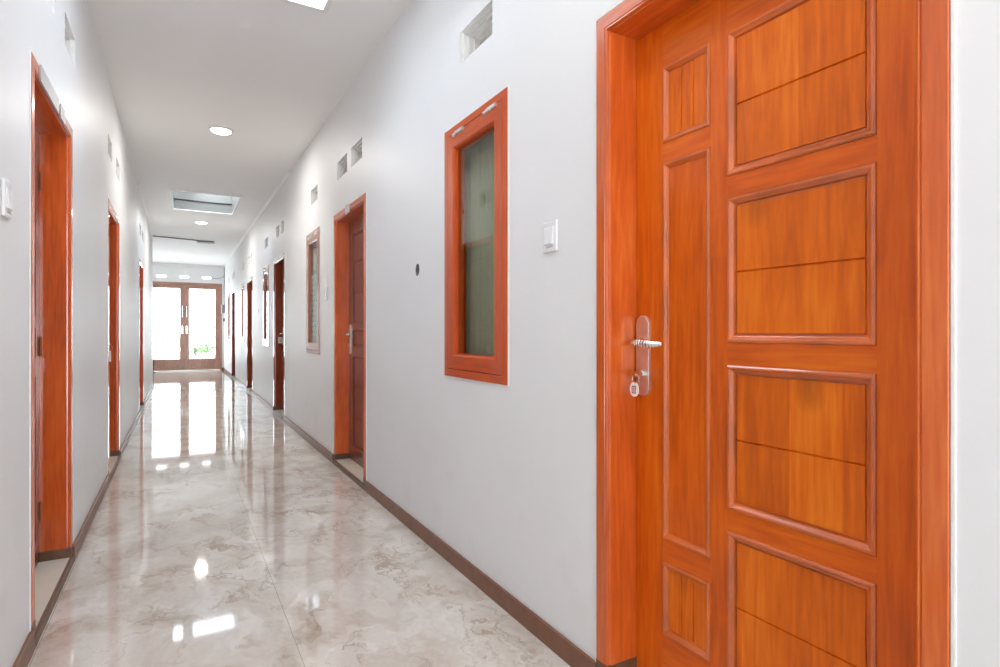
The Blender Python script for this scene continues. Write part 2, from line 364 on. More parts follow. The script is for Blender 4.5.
# rooms beyond the two walls, so that nothing but corridor light reaches the windows and vents
for nm, x0, x1, y1, lb in (('wall_room_right', R+TW, R+TW+2.4, YE, 'plain walls of the closed rooms behind the right-hand doors'),
                           ('wall_room_left', L-TW-2.4, L-TW, YL, 'plain walls of the closed rooms behind the left-hand doors')):
    bm = B(); box(bm, x0, x1, Y0, Y0+.1, 0, ZC); box(bm, x0, x1, y1-.1, y1, 0, ZC); box(bm, x0, x1, Y0, y1, ZC, ZC+.1); box(bm, x0, x1, Y0, y1, -.1, 0)
    xo = x1-.1 if x0 > 0 else x0
    box(bm, xo, xo+.1, Y0, y1, 0, ZC)
    struct(nm, bm, M['wall'], lb, 'wall')
# skirtings
def spans(lo, hi, gaps):
    out = []; c = lo
    for a, b_ in sorted(gaps): out.append((c, a)); c = b_
    out.append((c, hi)); return out
bm = B()
for a, b_ in spans(Y0, YE, [(y, y+FW) for y in doorsR]): box(bm, R-.014, R, a, b_, 0, .074, .003)
struct('baseboard_right', bm, M['brown'], 'brown painted skirting along the right wall', 'baseboard')
bm = B()
for a, b_ in spans(Y0, YL, doorsL): box(bm, L, L+.014, a, b_, 0, .074, .003)
box(bm, L-TW, L+.014, YL, YL+.014, 0, .074, .003)
struct('baseboard_left', bm, M['brown'], 'brown painted skirting along the left wall', 'baseboard')
bm = B(); box(bm, 1.107, R-.014, YE-.014, YE, 0, .074, .003); box(bm, XL, -.79, YE-.014, YE, 0, .074, .003)
struct('baseboard_end', bm, M['brown_dk'], 'dark skirting beside the far double doors', 'baseboard')
# cornice in the far part of the corridor
def cornice(name, x, sgn, y0, y1, lb):
    bm = B(); prof = [(0, 0), (.026, 0), (.026, .006), (.018, .010), (.010, .017), (.006, .026), (0, .026)]
    rings = [[bm.verts.new((x-sgn*a, y, ZC-b_)) for a, b_ in prof] for y in (y0, y1)]
    for k in range(len(prof)):
        bm.faces.new((rings[0][k], rings[0][(k+1) % len(prof)], rings[1][(k+1) % len(prof)], rings[1][k]))
    for r_ in rings: bm.faces.new(r_)
    struct(name, bm, M['ceil'], lb, 'cornice')
cornice('trim_1', R, 1, 7.0, YE, 'slim white cornice along the right wall under the far ceiling')
cornice('trim_2', L, -1, 8.5, YL, 'slim white cornice along the left wall under the far ceiling')
bm = B(); box(bm, XL, R, YE-.05, YE, ZC-.05, ZC, .01); box(bm, XL, R, YE-.02, YE, ZC-.085, ZC-.05, .004)
struct('trim_3', bm, M['white'], 'stepped white cornice across the top of the end wall', 'cornice')

# ------------------------------------------------------------------ doors
def panel_geo(bm, y0, y1, z0, z1, x, cuts=(), axis='z', wm=.026):
    """moulded recessed panel whose surround face lies at depth x; slot 0 = moulding, slot 1 = field"""
    prof = [(0, .001), (.0015, -.003), (.005, -.0055), (.009, -.0055), (.012, -.003), (.0155, .001), (.019, .003), (.0215, .010), (.0245, .010), (wm, .0055)]
    rs = sweep_rect(bm, y0, y1, z0, z1, [(w, x+d) for w, d in prof])
    a0, a1, b0, b1 = y0+wm, y1-wm, z0+wm, z1-wm
    lo, hi = (b0, b1) if axis == 'z' else (a0, a1)
    seq = [(lo, .0055)]
    for c in cuts: seq += [(c-.003, .0055), (c-.0008, .0105), (c+.0008, .0105), (c+.003, .0055)]
    seq.append((hi, .0055)); prev = None
    for s, d in seq:
        p = [bm.verts.new((x+d, a0, s)), bm.verts.new((x+d, a1, s))] if axis == 'z' else [bm.verts.new((x+d, s, b0)), bm.verts.new((x+d, s, b1))]
        if prev:
            f = bm.faces.new((prev[0], prev[1], p[1], p[0])); f.material_index = 1
        prev = p
    # back so that the panel is solid
    return bm
FRAME_PROF = [(0, .03), (0, -.004), (.002, -.006), (.040, -.006), (.0415, -.003), (.043, -.003), (.0445, -.0055), (.047, -.006), (.0495, -.004), (.051, 0),
              (.051, .003), (.0525, .004), (.0545, .0065), (.055, .011), (.055, .150), (0, .150)]
def make_frame(root, W, m):
    bm = B(); sweep_rect(bm, 0, W, SILL+.045, DT, FRAME_PROF, closed=False, hmi=1)
    # stop behind the leaf
    sweep_rect(bm, .055, W-.055, SILL+.045, DT-.055, [(0, REC+.042), (.012, REC+.042), (.012, .150), (0, .150)], closed=False, hmi=1)
    obj('frame', bm, [M[m], M[m+'h']], root)
    bm = B()
    for a, b_ in ((0, .056), (W-.056, W)): box(bm, -.007, .150, a, b_, SILL, SILL+.047, .002)
    obj('frame_foot', bm, M['brown_dk'], root)
    bm = B(); sweep_rect(bm, -.009, W+.009, SILL, DT+.009, [(0, 0), (0, -.003), (.002, -.004), (.007, -.004), (.009, -.001), (.009, .03)], closed=False)  # white bead added to stand in for the highlight along the plaster edge
    obj('sealant_highlight_bead', bm, M['white'], root)
    bm = B(); box(bm, 0, TW, .0, W, 0, SILL); obj('sill', bm, M['sill'], root)
    bm = B(); box(bm, -.013, .001, 0, W, 0, SILL-.006, .002); obj('sill_edge', bm, M['brown_dk'], root)
def shield(bm, x0, x1, yc, zc, w, h, seg=10, bev=.0015):
    """long plate with round ends"""
    r = w/2; pts = []
    for k in range(seg+1): a = PI*k/seg; pts.append((yc+r*math.cos(a), zc+h/2-r+r*math.sin(a)))
    for k in range(seg+1): a = PI+PI*k/seg; pts.append((yc+r*math.cos(a), zc-h/2+r+r*math.sin(a)))
    n = len(pts)
    def ring(x, s): return [bm.verts.new((x, yc+(p[0]-yc)*s, zc+(p[1]-zc)*(1-(1-s)*w/h))) for p in pts]
    rs = [ring(x1, 1), ring(x0+bev, 1), ring(x0, .92)]
    for a, b_ in zip(rs, rs[1:]):
        for k in range(n): bm.faces.new((a[k], a[(k+1) % n], b_[(k+1) % n], b_[k]))
    bm.faces.new(rs[0]); bm.faces.new(rs[-1])
    return bm
def handle(root, yc, zc, x, zl=.04, fine=False, pw=.048):
    """plate on the leaf face at depth x; lever points to -y"""
    h = obj('door_handle', shield(B(), x-.008, x, yc, zc, pw, .252), M['steel'], root)
    bm = B(); z = zc+zl; xl = x-.045
    tube(bm, [(x-.006, yc, z), (x-.012, yc, z)], .019, 20); tube(bm, [(x-.010, yc, z), (xl, yc, z)], .0085, 14)
    n = 44 if fine else 14; pts = []; rd = []
    for k in range(n+1):
        t = k/n; pts.append((xl-.004*math.sin(PI*t), yc+.004-.124*t, z+.002*math.sin(2*PI*t)))
        base = .0065+.0045*math.sin(PI*min(1, t*1.05))
        rd.append(base*(1+(.20 if (k % 4 > 1 and 3 < k < n-3 and fine) else 0)) if 0 < k < n else .004)
    tube(bm, pts, rd, 14)
    obj('lever', bm, M['chrome'], h, smooth=not fine)
    bm = B(); lathe(bm, [(.0105, 0), (.0105, -.005), (.0085, -.007)], (x-.008, yc, zc-.055), seg=20); box(bm, x-.0165, x-.0145, yc-.0012, yc+.0012, zc-.062, zc-.048)
    obj('lock_cylinder', bm, M['chrome'], h)
def leaf_a(root, W):
    s1, s2 = .5425, .597
    P = [(.174, s1, a, b_) for a, b_ in ((1.530, 1.911), (1.090, 1.474), (.650, 1.032), (.212, .594))]
    Q = [(s2, .772, 1.683, 1.912), (s2, .772, .499, 1.626), (s2, .772, .214, .434)]
    def mf(u, v): return 1 if (.174 < u < s1 or s2 < u < .772) else 0
    bm = slab(lambda u, v, t: (t, u, v), [p for p in P+Q], .057, W-.057, SILL+.006, DT-.057, REC, REC+.036, mfun=mf)
    bmesh.ops.remove_doubles(bm, verts=bm.verts, dist=1e-6)
    lf = obj('door_leaf', bm, [M['teakV'], M['teakH']], root)
    for p in P:
        bm = B(); panel_geo(bm, *p, REC, [(p[2]+p[3])/2-.006], 'z'); box(bm, REC+.022, REC+.034, p[0], p[1], p[2], p[3], mi=1)
        obj('door_panel', bm, [M['teakM'], M['teakP']], lf)
    for i, q in enumerate(Q):
        cuts = [] if i == 1 else [q[0]+(q[1]-q[0])*f_ for f_ in (.37, .62)]
        bm = B(); panel_geo(bm, *q, REC, cuts, 'y', .020 if i == 1 else .020); box(bm, REC+.022, REC+.034, q[0], q[1], q[2], q[3], mi=1)
        obj('door_panel', bm, [M['teakM'], M['teakV' if i == 1 else 'teakP']], lf)
    return lf
def leaf_b(root, W):
    a, b_ = .165, W-.175
    P = [(a, b_, 1.18, 1.935, (1.69, 1.435)), (a, b_, .99, 1.145, ()), (a, b_, .16, .925, (.67, .405))]
    bm = slab(lambda u, v, t: (t, u, v), [p[:4] for p in P], .057, W-.057, SILL+.006, DT-.057, REC, REC+.036)
    lf = obj('door_leaf', bm, M['leafD'], root)
    for p in P:
        bm = B(); panel_geo(bm, *p[:4], REC, sorted(p[4]), 'z'); box(bm, REC+.022, REC+.034, p[0], p[1], p[2], p[3], mi=1)
        obj('door_panel', bm, [M['leafD'], M['leafDp']], lf)
    return lf
def copy_tree(o, parent=None):
    c = o.copy(); C.objects.link(c)
    if parent: c.parent = parent
    for ch in list(o.children): copy_tree(ch, c)
    return c
def hinges(root, W):
    for z in (.28, 1.05, 1.82):
        bm = B(); tube(bm, [(REC-.004, .056, z-.045), (REC-.004, .056, z+.045)], .005, 10); obj('hinge', bm, M['hinge'], root)
# near door
d = empty('door_1', (R, doorsR[0], 0))
tag(d, 'large orange teak panelled door in the right foreground, key hanging from its lock', 'door', kind='structure')
make_frame(d, FW, 'frameV'); leaf_a(d, FW); handle(d, .851, 1.044, REC, fine=True, pw=.056); hinges(d, FW)
# dark door, second on the right: the source of the copies
d2 = empty('door_2', (R, doorsR[1], 0))
make_frame(d2, FW, 'frameD'); leaf_b(d2, FW); handle(d2, .838, 1.055, REC); hinges(d2, FW)
d3 = empty('door_3', (R, doorsR[2], 0))
make_frame(d3, FW, 'frameK'); leaf_b(d3, FW); handle(d3, .838, 1.055, REC); hinges(d3, FW)
dlist = [d2, d3] + [copy_tree(d3) for _ in range(2)]
names = ['second door on the right, dark brown, small number plate on its frame head', 'third door on the right, dark brown, white tag hanging from its handle',
         'fourth door on the right, narrow dark strip past the second of the small far windows', 'last door on the right, next to the far double doors']
for i, (o, nm) in enumerate(zip(dlist, names)):
    o.name = 'door_%d' % (i+2); o.location = (R, doorsR[i+1], 0); tag(o, nm, 'door', kind='structure')
lab = ['first door on the left, deep red-brown with metal strips on its frame head', 'second door on the left with white tag on its handle',
       'farthest door on the left, a thin dark strip near the end of the wall']
for i, ((a, b_), nm) in enumerate(zip(doorsL, lab)):
    o = copy_tree(d2); o.name = 'door_%d' % (i+6); o.location = (L, b_, 0); o.rotation_euler = (0, 0, PI); o.scale = (1, (b_-a)/FW, 1)
    tag(o, nm, 'door', kind='structure')

# key and tag in the near lock
def ring(bm, c, r, t, ax='x', seg=24):
    pts = []
    for k in range(seg+1):
        a = 2*PI*k/seg
        pts.append((c[0], c[1]+r*math.cos(a), c[2]+r*math.sin(a)) if ax == 'x' else (c[0]+r*math.cos(a), c[1], c[2]+r*math.sin(a)))
    tube(bm, pts, t, 8, caps=False)
xk = R+REC; yk = doorsR[0]+.852; zk = .989
k = empty('key', (xk-.024, yk-.014, zk))
tag(k, 'steel key in the lock of the large orange door, round white fob hanging from it', 'key')
bm = B(); box(bm, .0, .020, -.0012, .0012, -.004, .004); lathe(bm, [(.0, 0.001), (.013, -.001), (.013, .0035), (0.0001, .004)], (-.006, 0, 0), 'x', 20)
for v in bm.verts:
    if v.co.x < -.0: v.co = Vector((v.co.y-.012, (v.co.x+.004)*.5, v.co.z))
obj('key_blade', bm, M['chrome'], k)
bm = B(); ring(bm, (-.022, 0, -.016), .015, .0013); obj('key_ring', bm, M['chrome'], k)
bm = B(); n = 28
for x_ in (-.025, -.021): pass
def oval(bm, x0, x1, cy, cz, ry, rz, mi=0, n=28):
    a = [bm.verts.new((x0, cy+ry*math.cos(2*PI*q/n), cz+rz*math.sin(2*PI*q/n))) for q in range(n)]
    c_ = [bm.verts.new((x1, cy+ry*math.cos(2*PI*q/n), cz+rz*math.sin(2*PI*q/n))) for q in range(n)]
    for q in range(n): bm.faces.new((a[q], a[(q+1) % n], c_[(q+1) % n], c_[q]))
    for f in (bm.faces.new(a), bm.faces.new(c_[::-1])): f.material_index = mi
fob = obj('key_fob', (lambda q: (oval(q, -.0265, -.0225, .004, -.047, .018, .022), q)[1])(B()), M['tagw'], k); fob['label'] = 'white oval fob with a small pink window'
bm = B(); sweep_rect(bm, -.005, .013, -.059, -.035, [(0, -.0265), (0, -.0272), (.004, -.0272), (.004, -.0265)])
box(bm, -.0272, -.0265, .002, .006, -.054, -.040)
obj('fob_print', bm, M['tagp'], fob)
# tags on two more handles
def hang_tag(wx, sgn, y, z, lb):
    t = empty('key_tag', (wx, y, z), PI/2); tag(t, lb, 'key tag', 'key tags on the door handles')
    bm = B(); box(bm, -.002, .002, -.03, .03, -.105, -.025, .0008); obj('card', bm, M['tagw'], t)
    bm = B(); ring(bm, (0, -.012 if sgn < 0 else 0, -.002), .026, .0012); obj('ring', bm, M['chrome'], t)
    bm = B(); box(bm, -.0026, -.002, -.016, .016, -.060, -.042); box(bm, -.0026, -.002, -.016, .010, -.085, -.068); obj('card_print', bm, M['mark'], t)
hang_tag(R+REC-.052, 1, doorsR[2]+.838-.075, 1.035-.03+.06, 'white rectangular tag hanging from the handle of the third right-hand door')
hang_tag(-.466, -1, 5.125, 1.0, 'white rectangular tag hanging from the second left-hand door')

# number plates on frame heads
def text_mesh(body, size, parent, loc, m, rz, name='number'):
    cu = bpy.data.curves.new(name, 'FONT'); cu.body = body; cu.size = size; cu.extrude = .0006; cu.align_x = 'CENTER'; cu.align_y = 'CENTER'
    o = bpy.data.objects.new(name, cu); C.objects.link(o); dg = bpy.context.evaluated_depsgraph_get()
    me = bpy.data.meshes.new_from_object(o.evaluated_get(dg)); bpy.data.objects.remove(o)
    me.transform(Matrix.Translation(loc) @ Matrix.Rotation(rz, 4, 'Z') @ Matrix.Rotation(PI/2, 4, 'X'))
    me.materials.clear(); me.materials.append(m)
    q = bpy.data.objects.new(name, me); C.objects.link(q); q.parent = parent; return q
np_ = empty('number_plate', (R, 4.405, 2.073)); tag(np_, 'small grey number plate on the frame head of the second right-hand door', 'number plate')
bm = B(); box(bm, -.012, -.006, -.058, .058, -.034, .034, .001); obj('plate', bm, M['plate'], np_)
bm = B(); box(bm, -.0135, -.012, -.058, -.048, -.034, .034); obj('plate_edge', bm, M['tagw'], np_)
for q in (-.014, .014): text_mesh('1', .062, np_, (-.0128, q, 0), M['white'], -PI/2, 'digit')
mp_ = empty('number_plate', (L, 3.0, 2.073), PI); tag(mp_, 'square brushed plate, the farther of two on the first left door frame', 'number plate')
bm = B(); box(bm, -.012, -.006, -.16, -.06, -.030, .032, .001); obj('plate', bm, M['plate'], mp_)
for q in (-.125, -.100): bm = B(); box(bm, -.0125, -.0115, q, q+.007, -.018, .02); obj('digit', bm, M['mark'], mp_)
lp_ = empty('name_plate', (L, 2.80, 2.073), PI); tag(lp_, 'long brushed metal strip on the head of the first left door frame', 'name plate')
bm = B(); box(bm, -.012, -.006, -.21, .15, -.030, .032, .001); obj('plate', bm, M['plate'], lp_)

# ------------------------------------------------------------------ windows
def make_window(blind):
    wm = [M['winb'], M['winbh']] if blind else [M['winw'], M['winwh']]
    w = empty('window_1', (R, 0, 0))
    bm = B(); sweep_rect(bm, 0, WW, WZ0, WZ1, [(0, .02), (0, -.006), (.002, -.008), (.034, -.008), (.036, -.006), (.036, .05), (.048, .05), (.048, .13), (0, .13)], hmi=1)
    obj('window_frame', bm, wm, w)
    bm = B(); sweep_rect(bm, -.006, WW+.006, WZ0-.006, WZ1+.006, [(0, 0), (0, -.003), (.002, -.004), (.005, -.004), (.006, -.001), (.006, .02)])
    obj('sealant_highlight_bead', bm, M['white'], w)
    s = .038
    bm = B(); sweep_rect(bm, s, WW-s, WZ0+s, WZ1-s, [(0, .045), (0, -.006), (.002, -.009), (.062, -.009), (.066, -.005), (.070, 0), (.070, .012), (.074, .012), (.074, .045), (0, .045)], hmi=1)
    sh = obj('sash', bm, wm, w)
    bm = B(); box(bm, .014, .018, s+.068, WW-s-.068, WZ0+s+.068, WZ1-s-.068); obj('glass', bm, M['glass'], sh)
    for y in (.135, .445):
        bm = B(); z = WZ1-s-.008
        tube(bm, [(-.011, y-.045, z), (-.011, y+.045, z)], .0065, 12)
        for q in (-.047, 0, .047): tube(bm, [(-.011, y+q-.008, z), (-.011, y+q+.008, z)], .0085, 12)
        box(bm, -.0115, -.008, y-.042, y+.042, z-.004, z+.016, .001)
        obj('hinge', bm, M['steel'], w)
    if not blind:
        bm = B(); n = 60; v = []
        for k_ in range(n+1):
            y = .05+(WW-.10)*k_/n; x = .085+.007*math.sin(k_*1.05)+.004*math.sin(k_*.37)
            v.append([bm.verts.new((x+dx, y, z)) for z in (WZ0+.05, WZ1-.05) for dx in (0, .002)])
        for a, b_ in zip(v, v[1:]):
            bm.faces.new((a[0], b_[0], b_[2], a[2])); bm.faces.new((a[1], b_[1], b_[3], a[3]))
        obj('curtain', bm, M['curtain'], w, smooth=True)
    else:
        bm = B(); n = 13
        for k_ in range(n):
            z = WZ0+.06+k_*.052
            box(bm, .022, .026, .112, WW-.112, z+.055, z+.100, .001)
        obj('blind', bm, M['blind'], w)
        bm = B(); box(bm, .05, .054, .05, WW-.05, WZ0+.05, WZ1-.05); obj('curtain', bm, M['curtain'], w)
    return w
w1 = make_window(False); w2 = make_window(True)
wl = ['large orange-framed window beside the foreground door, grey-green curtain behind its glass', 'second window on the right, white slatted blind in its lower half',
      'third window on the right, between the third door and the dark far ones', 'fourth window on the right, a slim far strip', 'farthest window on the right, next to the end wall']
wins = [w1, w2, copy_tree(w2), copy_tree(w2), copy_tree(w2)]
for i, w in enumerate(wins):
    w.name = 'window_%d' % (i+1); w.location = (R, winsR[i], 0); tag(w, wl[i], 'window', kind='structure')

# ------------------------------------------------------------------ wall vents
def make_vent(y0, y1, z0, z1, wx, sgn):
    v = empty('air_vent', (wx, (y0+y1)/2, z0), 0 if sgn > 0 else PI)
    w, h = (y1-y0)/2, z1-z0
    bm = B(); sweep_rect(bm, -w, w, 0, h, [(0, 0), (0, .018), (.010, .018), (.010, .038), (.020, .038), (.020, .058), (.030, .058), (.030, .080), (.038, .080), (.038, .13), (0, .13), (0, .02)])
    obj('stepped_surround', bm, M['white'], v)
    bm = B(); box(bm, .115, .125, -w+.036, w-.036, .036, h-.036)
    obj('back_board', bm, M['tan'], v)
    return v
vr = ['above the large orange-framed window', 'over the second right-hand door, nearer of its pair', 'over the second right-hand door, farther of its pair', 'above the second right-hand window',
      'over the third right-hand door, nearer of its pair', 'over the third right-hand door, farther of its pair', 'above the third right-hand window',
      'over the fourth right-hand door, nearer of its pair', 'over the fourth right-hand door, farther of its pair', 'above the fourth right-hand window',
      'over the last right-hand door, nearer of its pair', 'over the last right-hand door, farther of its pair', 'above the farthest right-hand window']
for i, (a, b_) in enumerate(ventsR):
    lb = ['over the foreground door, nearer of its pair', 'over the foreground door, farther of its pair'][i] if i < 2 else vr[i-2]
    tag(make_vent(a, b_, *VR, R, 1), 'stepped white air vent ' + lb, 'vent', 'air vents high on the right wall')
vl = ['over the first left-hand door, nearer of its pair', 'over the first left-hand door, farther of its pair', 'over the second left-hand door, nearer of its pair',
      'over the second left-hand door, farther of its pair', 'over the farthest left-hand door, nearer of its pair', 'over the farthest left-hand door, farther of its pair']
for i, (a, b_) in enumerate(ventsL):
    tag(make_vent(a, b_, *VL, L, -1), 'stepped white air vent ' + vl[i], 'vent', 'air vents high on the left wall')

# ------------------------------------------------------------------ switches and wall boxes
def make_switch(wx, y, z, sgn, lb):
    s = empty('light_switch', (wx, y, z), 0 if sgn > 0 else PI); tag(s, lb, 'light switch', 'white wall switches')
    bm = B(); box(bm, -.009, 0, -.043, .043, -.055, .055, .006); obj('switch_plate', bm, M['plastic'], s)
    bm = B(); box(bm, -.0155, -.008, -.026, .026, -.030, .034, .004)
    for v in bm.verts:
        if v.co.x < -.012 and v.co.z > 0: v.co.x += .004
    obj('rocker', bm, M['plastic'], s)
    bm = B()
    for k_ in range(5): box(bm, -.0096, -.0088, -.022+k_*.008, -.017+k_*.008, -.041+.002*(k_ % 2), -.036+.002*(k_ % 2))
    obj('printed_mark', bm, M['mark'], s)
make_switch(R, 1.655, 1.457, 1, 'white rocker switch between the foreground door and the large window')
make_switch(R, 5.14, 1.46, 1, 'white switch between the second right-hand door and second window')
make_switch(R, 8.62, 1.46, 1, 'tiny white switch just past the third right-hand door')
make_switch(L, 2.20, 1.515, -1, 'white switch on the left wall at the left edge, beside the first left door')
for (y, z), lb in zip(boxR, ('small round open cable hole in the right wall beside the large window', 'far round cable hole in the right wall before the fourth door')):
    b0 = empty('cable_hole', (R, y, z)); tag(b0, lb, 'wall hole')
    bm = B(); n = 32; q = .034; e = .001
    outer = []; inner = []
    for k_ in range(n):
        a = 2*PI*k_/n; c_, s_ = math.cos(a), math.sin(a); m_ = max(abs(c_), abs(s_))
        outer.append(bm.verts.new((0, q*c_/m_, (q+e)*s_/m_))); inner.append(bm.verts.new((0, .029*c_, .034*s_)))
    for k_ in range(n): bm.faces.new((outer[k_], outer[(k_+1) % n], inner[(k_+1) % n], inner[k_]))
    obj('plaster_ring', bm, M['wall'], b0)
    bm = B(); lo = [bm.verts.new((0, .029*math.cos(2*PI*k_/n), .034*math.sin(2*PI*k_/n))) for k_ in range(n)]
    hi = [bm.verts.new((.055, .029*math.cos(2*PI*k_/n), .034*math.sin(2*PI*k_/n))) for k_ in range(n)]
    for k_ in range(n): bm.faces.new((lo[k_], lo[(k_+1) % n], hi[(k_+1) % n], hi[k_]))
    bm.faces.new(hi); obj('box_liner', bm, M['greybox'], b0)

# ------------------------------------------------------------------ ceiling hatches and lights
hl = ['recessed grey-walled ceiling hatch with a thin cable across, farther along the corridor', 'white ceiling hatch at the top edge of the view, nearest one']
for i, ((x0, x1, y0, y1), lb) in enumerate(zip(hatches, hl)):
    h = empty('ceiling_hatch', ((x0+x1)/2, (y0+y1)/2, ZC)); tag(h, lb, 'ceiling hatch', kind='structure')
    cx, cy = (x0+x1)/2, (y0+y1)/2; a, b_ = (x1-x0)/2, (y1-y0)/2
    bm = slab(lambda u, v, t: (u, v, t), [(-a, a, -b_, b_)], -a-.02, a+.02, -b_-.02, b_+.02, .0, .42)
    obj('well', bm, M['greyp'] if i == 0 else M['white'], h)
    bm = slab(lambda u, v, t: (u, v, t), [(-a, a, -b_, b_)], -a-.03, a+.03, -b_-.03, b_+.03, -.012, 0)
    obj('rim', bm, M['white'], h)
    bm = B(); box(bm, -a-.02, a+.02, -b_-.02, b_+.02, .415, .42); obj('skylight_sheet', bm, M['sheet'], h)
    bm = B(); box(bm, -a+.12, -a+.26, -b_, b_, .36, .415); obj('rafter', bm, M['white'], h)
    if i == 0:
        bm = B(); tube(bm, [(-a, b_-.01, .15), (-a*.3, b_-.015, .146), (a*.3, b_-.015, .143), (a, b_-.01, .148)], .009, 8)
        obj('cable', bm, M['cable'], h)
dl = ['round ceiling downlight between the two ceiling hatches, brightest in view', 'round ceiling downlight just past the grey ceiling hatch',
      'round ceiling downlight above the viewer', 'round ceiling downlight closest to the far double doors']
EM = emis('lit_diffuser', (1, .97, .92), 6)
for i, ((x, y), lb) in enumerate(zip(lights, dl)):
    t = empty('downlight', (x, y, ZC)); tag(t, lb, 'downlight', 'round ceiling downlights')
    bm = B(); lathe(bm, [(.104, 0), (.104, -.006), (.098, -.011), (.090, -.012), (.088, -.006), (.0001, -.006)], (0, 0, 0), 'z', 40)
    obj('trim_ring', bm, M['white'], t, smooth=False)
    bm = B(); lathe(bm, [(.088, -.007), (.085, -.016), (.070, -.025), (.040, -.031), (.0001, -.033)], (0, 0, 0), 'z', 40); obj('diffuser', bm, EM, t)
    ld = bpy.data.lights.new('downlight_lamp', 'AREA'); ld.shape = 'DISK'; ld.size = .14; ld.energy = (16, 16, 6)[i]; ld.color = (1, .97, .93)
    lo = bpy.data.objects.new('downlight_lamp', ld); C.objects.link(lo); lo.location = (x, y, ZC-.036)
# surface conduit and slim fitting across the far ceiling
bm = B(); tube(bm, [(L, 13.02, ZC-.012), (-.1, 13.09, ZC-.012), (.36, 13.2, ZC-.012)], .011, 8)
tag(obj('ceiling_conduit', bm, M['mark']), 'thin grey conduit crossing the ceiling just before the far end', 'conduit')
t = empty('ceiling_light', (.50, 13.26, ZC)); tag(t, 'small unlit grey tube fitting on the far ceiling at the end of the conduit', 'ceiling light')
bm = B(); box(bm, -.16, .16, -.035, .035, -.028, 0, .006); obj('housing', bm, M['mark'], t)
bm = B(); tube(bm, [(-.145, 0, -.042), (.145, 0, -.042)], .014, 12); obj('tube', bm, M['plastic'], t)
for a in (-.16, .146): bm = B(); box(bm, a, a+.014, -.018, .018, -.058, -.026, .003); obj('end_holder', bm, M['plastic'], t)

# ------------------------------------------------------------------ end doors
e = empty('door_9', (0, YE, 0)); tag(e, 'glazed double doors with brown timber frames closing the far end', 'door', kind='structure')
X0, X1, XM, ZT = -.79, 1.107, .159, 2.50
def yz(bm):      # turn a y-z sweep into an x-z sweep
    for v in bm.verts: v.co = Vector((v.co.y, v.co.x, v.co.z))
    return bm
bm = B(); sweep_rect(bm, X0, X1, .0, ZT, [(0, .14), (0, -.006), (.002, -.008), (.055, -.008), (.057, -.004), (.057, .14), (0, .14)], closed=False)
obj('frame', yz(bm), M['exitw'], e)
bm = B(); box(bm, X0, X1, 0, .15, 0, .025); obj('threshold', bm, M['sill'], e)
for x0, x1, g0, g1, s_ in ((X0+.057, XM-.001, X0+.057+.115, .049, 1), (XM+.001, X1-.057, .275, .935, -1)):
    bm = slab(lambda u, v, t_: (u, t_, v), [(g0, g1, .345, 2.33)], x0, x1, .028, ZT-.058, .03, .07)
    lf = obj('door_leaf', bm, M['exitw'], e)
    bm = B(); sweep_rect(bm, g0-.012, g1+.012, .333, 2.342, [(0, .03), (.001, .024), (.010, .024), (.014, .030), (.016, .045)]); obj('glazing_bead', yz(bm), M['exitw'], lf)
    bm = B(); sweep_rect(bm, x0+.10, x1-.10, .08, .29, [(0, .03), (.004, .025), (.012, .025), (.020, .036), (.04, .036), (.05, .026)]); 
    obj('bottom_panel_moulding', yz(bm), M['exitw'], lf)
    bm = B(); box(bm, g0-.002, g1+.002, .048, .053, .343, 2.332); obj('glass', bm, M['glassx'], lf)
    hx_ = XM - s_*.052
    bm = B(); box(bm, hx_-.016, hx_+.016, .022, .030, 1.06, 1.28, .003)
    tube(bm, [(hx_, .03, 1.20), (hx_, -.02, 1.20)], .009, 10); tube(bm, [(hx_, -.022, 1.20), (hx_-s_*.085, -.022, 1.20)], .007, 10)
    obj('door_handle', bm, M['chrome'], lf)
    bm = B(); tube(bm, [(hx_, -.012, 1.52), (hx_, -.012, 1.84)], .010, 10)
    for z in (1.55, 1.81): tube(bm, [(hx_, -.012, z), (hx_, .032, z)], .007, 8)
    obj('pull_bar', bm, M['chrome'], lf)
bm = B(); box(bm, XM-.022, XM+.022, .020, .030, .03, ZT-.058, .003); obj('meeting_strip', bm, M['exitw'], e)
for i, (a, b_) in enumerate(slots):
    bm = slab(lambda u, v, t_: (u, YE+t_, v), [(a+.004, b_-.004, 2.624, 2.684)], a, b_, 2.618, 2.690, -.004, .12)
    v = obj('slot_vent', bm, M['white']); tag(v, ['leftmost', 'middle', 'rightmost'][i]+' of the three bright slot vents above the far double doors', 'vent', 'slot vents above the end doors')
# meter, cables, post
mb = empty('meter_box', (R, 17.75, 1.63)); tag(mb, 'small grey meter box on the right wall in the far corner', 'meter box')
bm = B(); box(bm, -.09, 0, -.09, .09, 0, .24, .01); obj('case', bm, M['mark'], mb)
bm = B(); box(bm, -.094, -.09, -.055, .055, .10, .19, .002); obj('dial_window', bm, M['greybox'], mb)
bm = B(); tube(bm, [(R-.012, 17.72, ZC-.06), (R-.012, 17.72, 1.87)], .010, 8); tube(bm, [(R-.012, 17.80, ZC-.06), (R-.012, 17.80, 1.87)], .007, 8)
tag(obj('wall_conduit', bm, M['mark']), 'pair of thin conduits running up to the ceiling from the far meter box', 'conduit')
bm = B(); tube(bm, [(.83, YE-.008, 2.66), (.95, YE-.01, 2.64), (1.08, YE-.012, 2.67), (1.13, YE-.03, 2.69), (R-.008, YE-.2, 2.72), (R-.008, 17.82, 2.74)], .005, 6)
tag(obj('wall_cable', bm, M['cable']), 'thin dark cable drooping from the rightmost slot vent to the corner', 'cable')
bb = empty('wall_box', (R, 17.75, 1.40)); tag(bb, 'small dark box under the far meter box', 'junction box')
bm = B(); box(bm, -.05, 0, -.05, .05, 0, .10, .008); obj('case', bm, M['greybox'], bb)
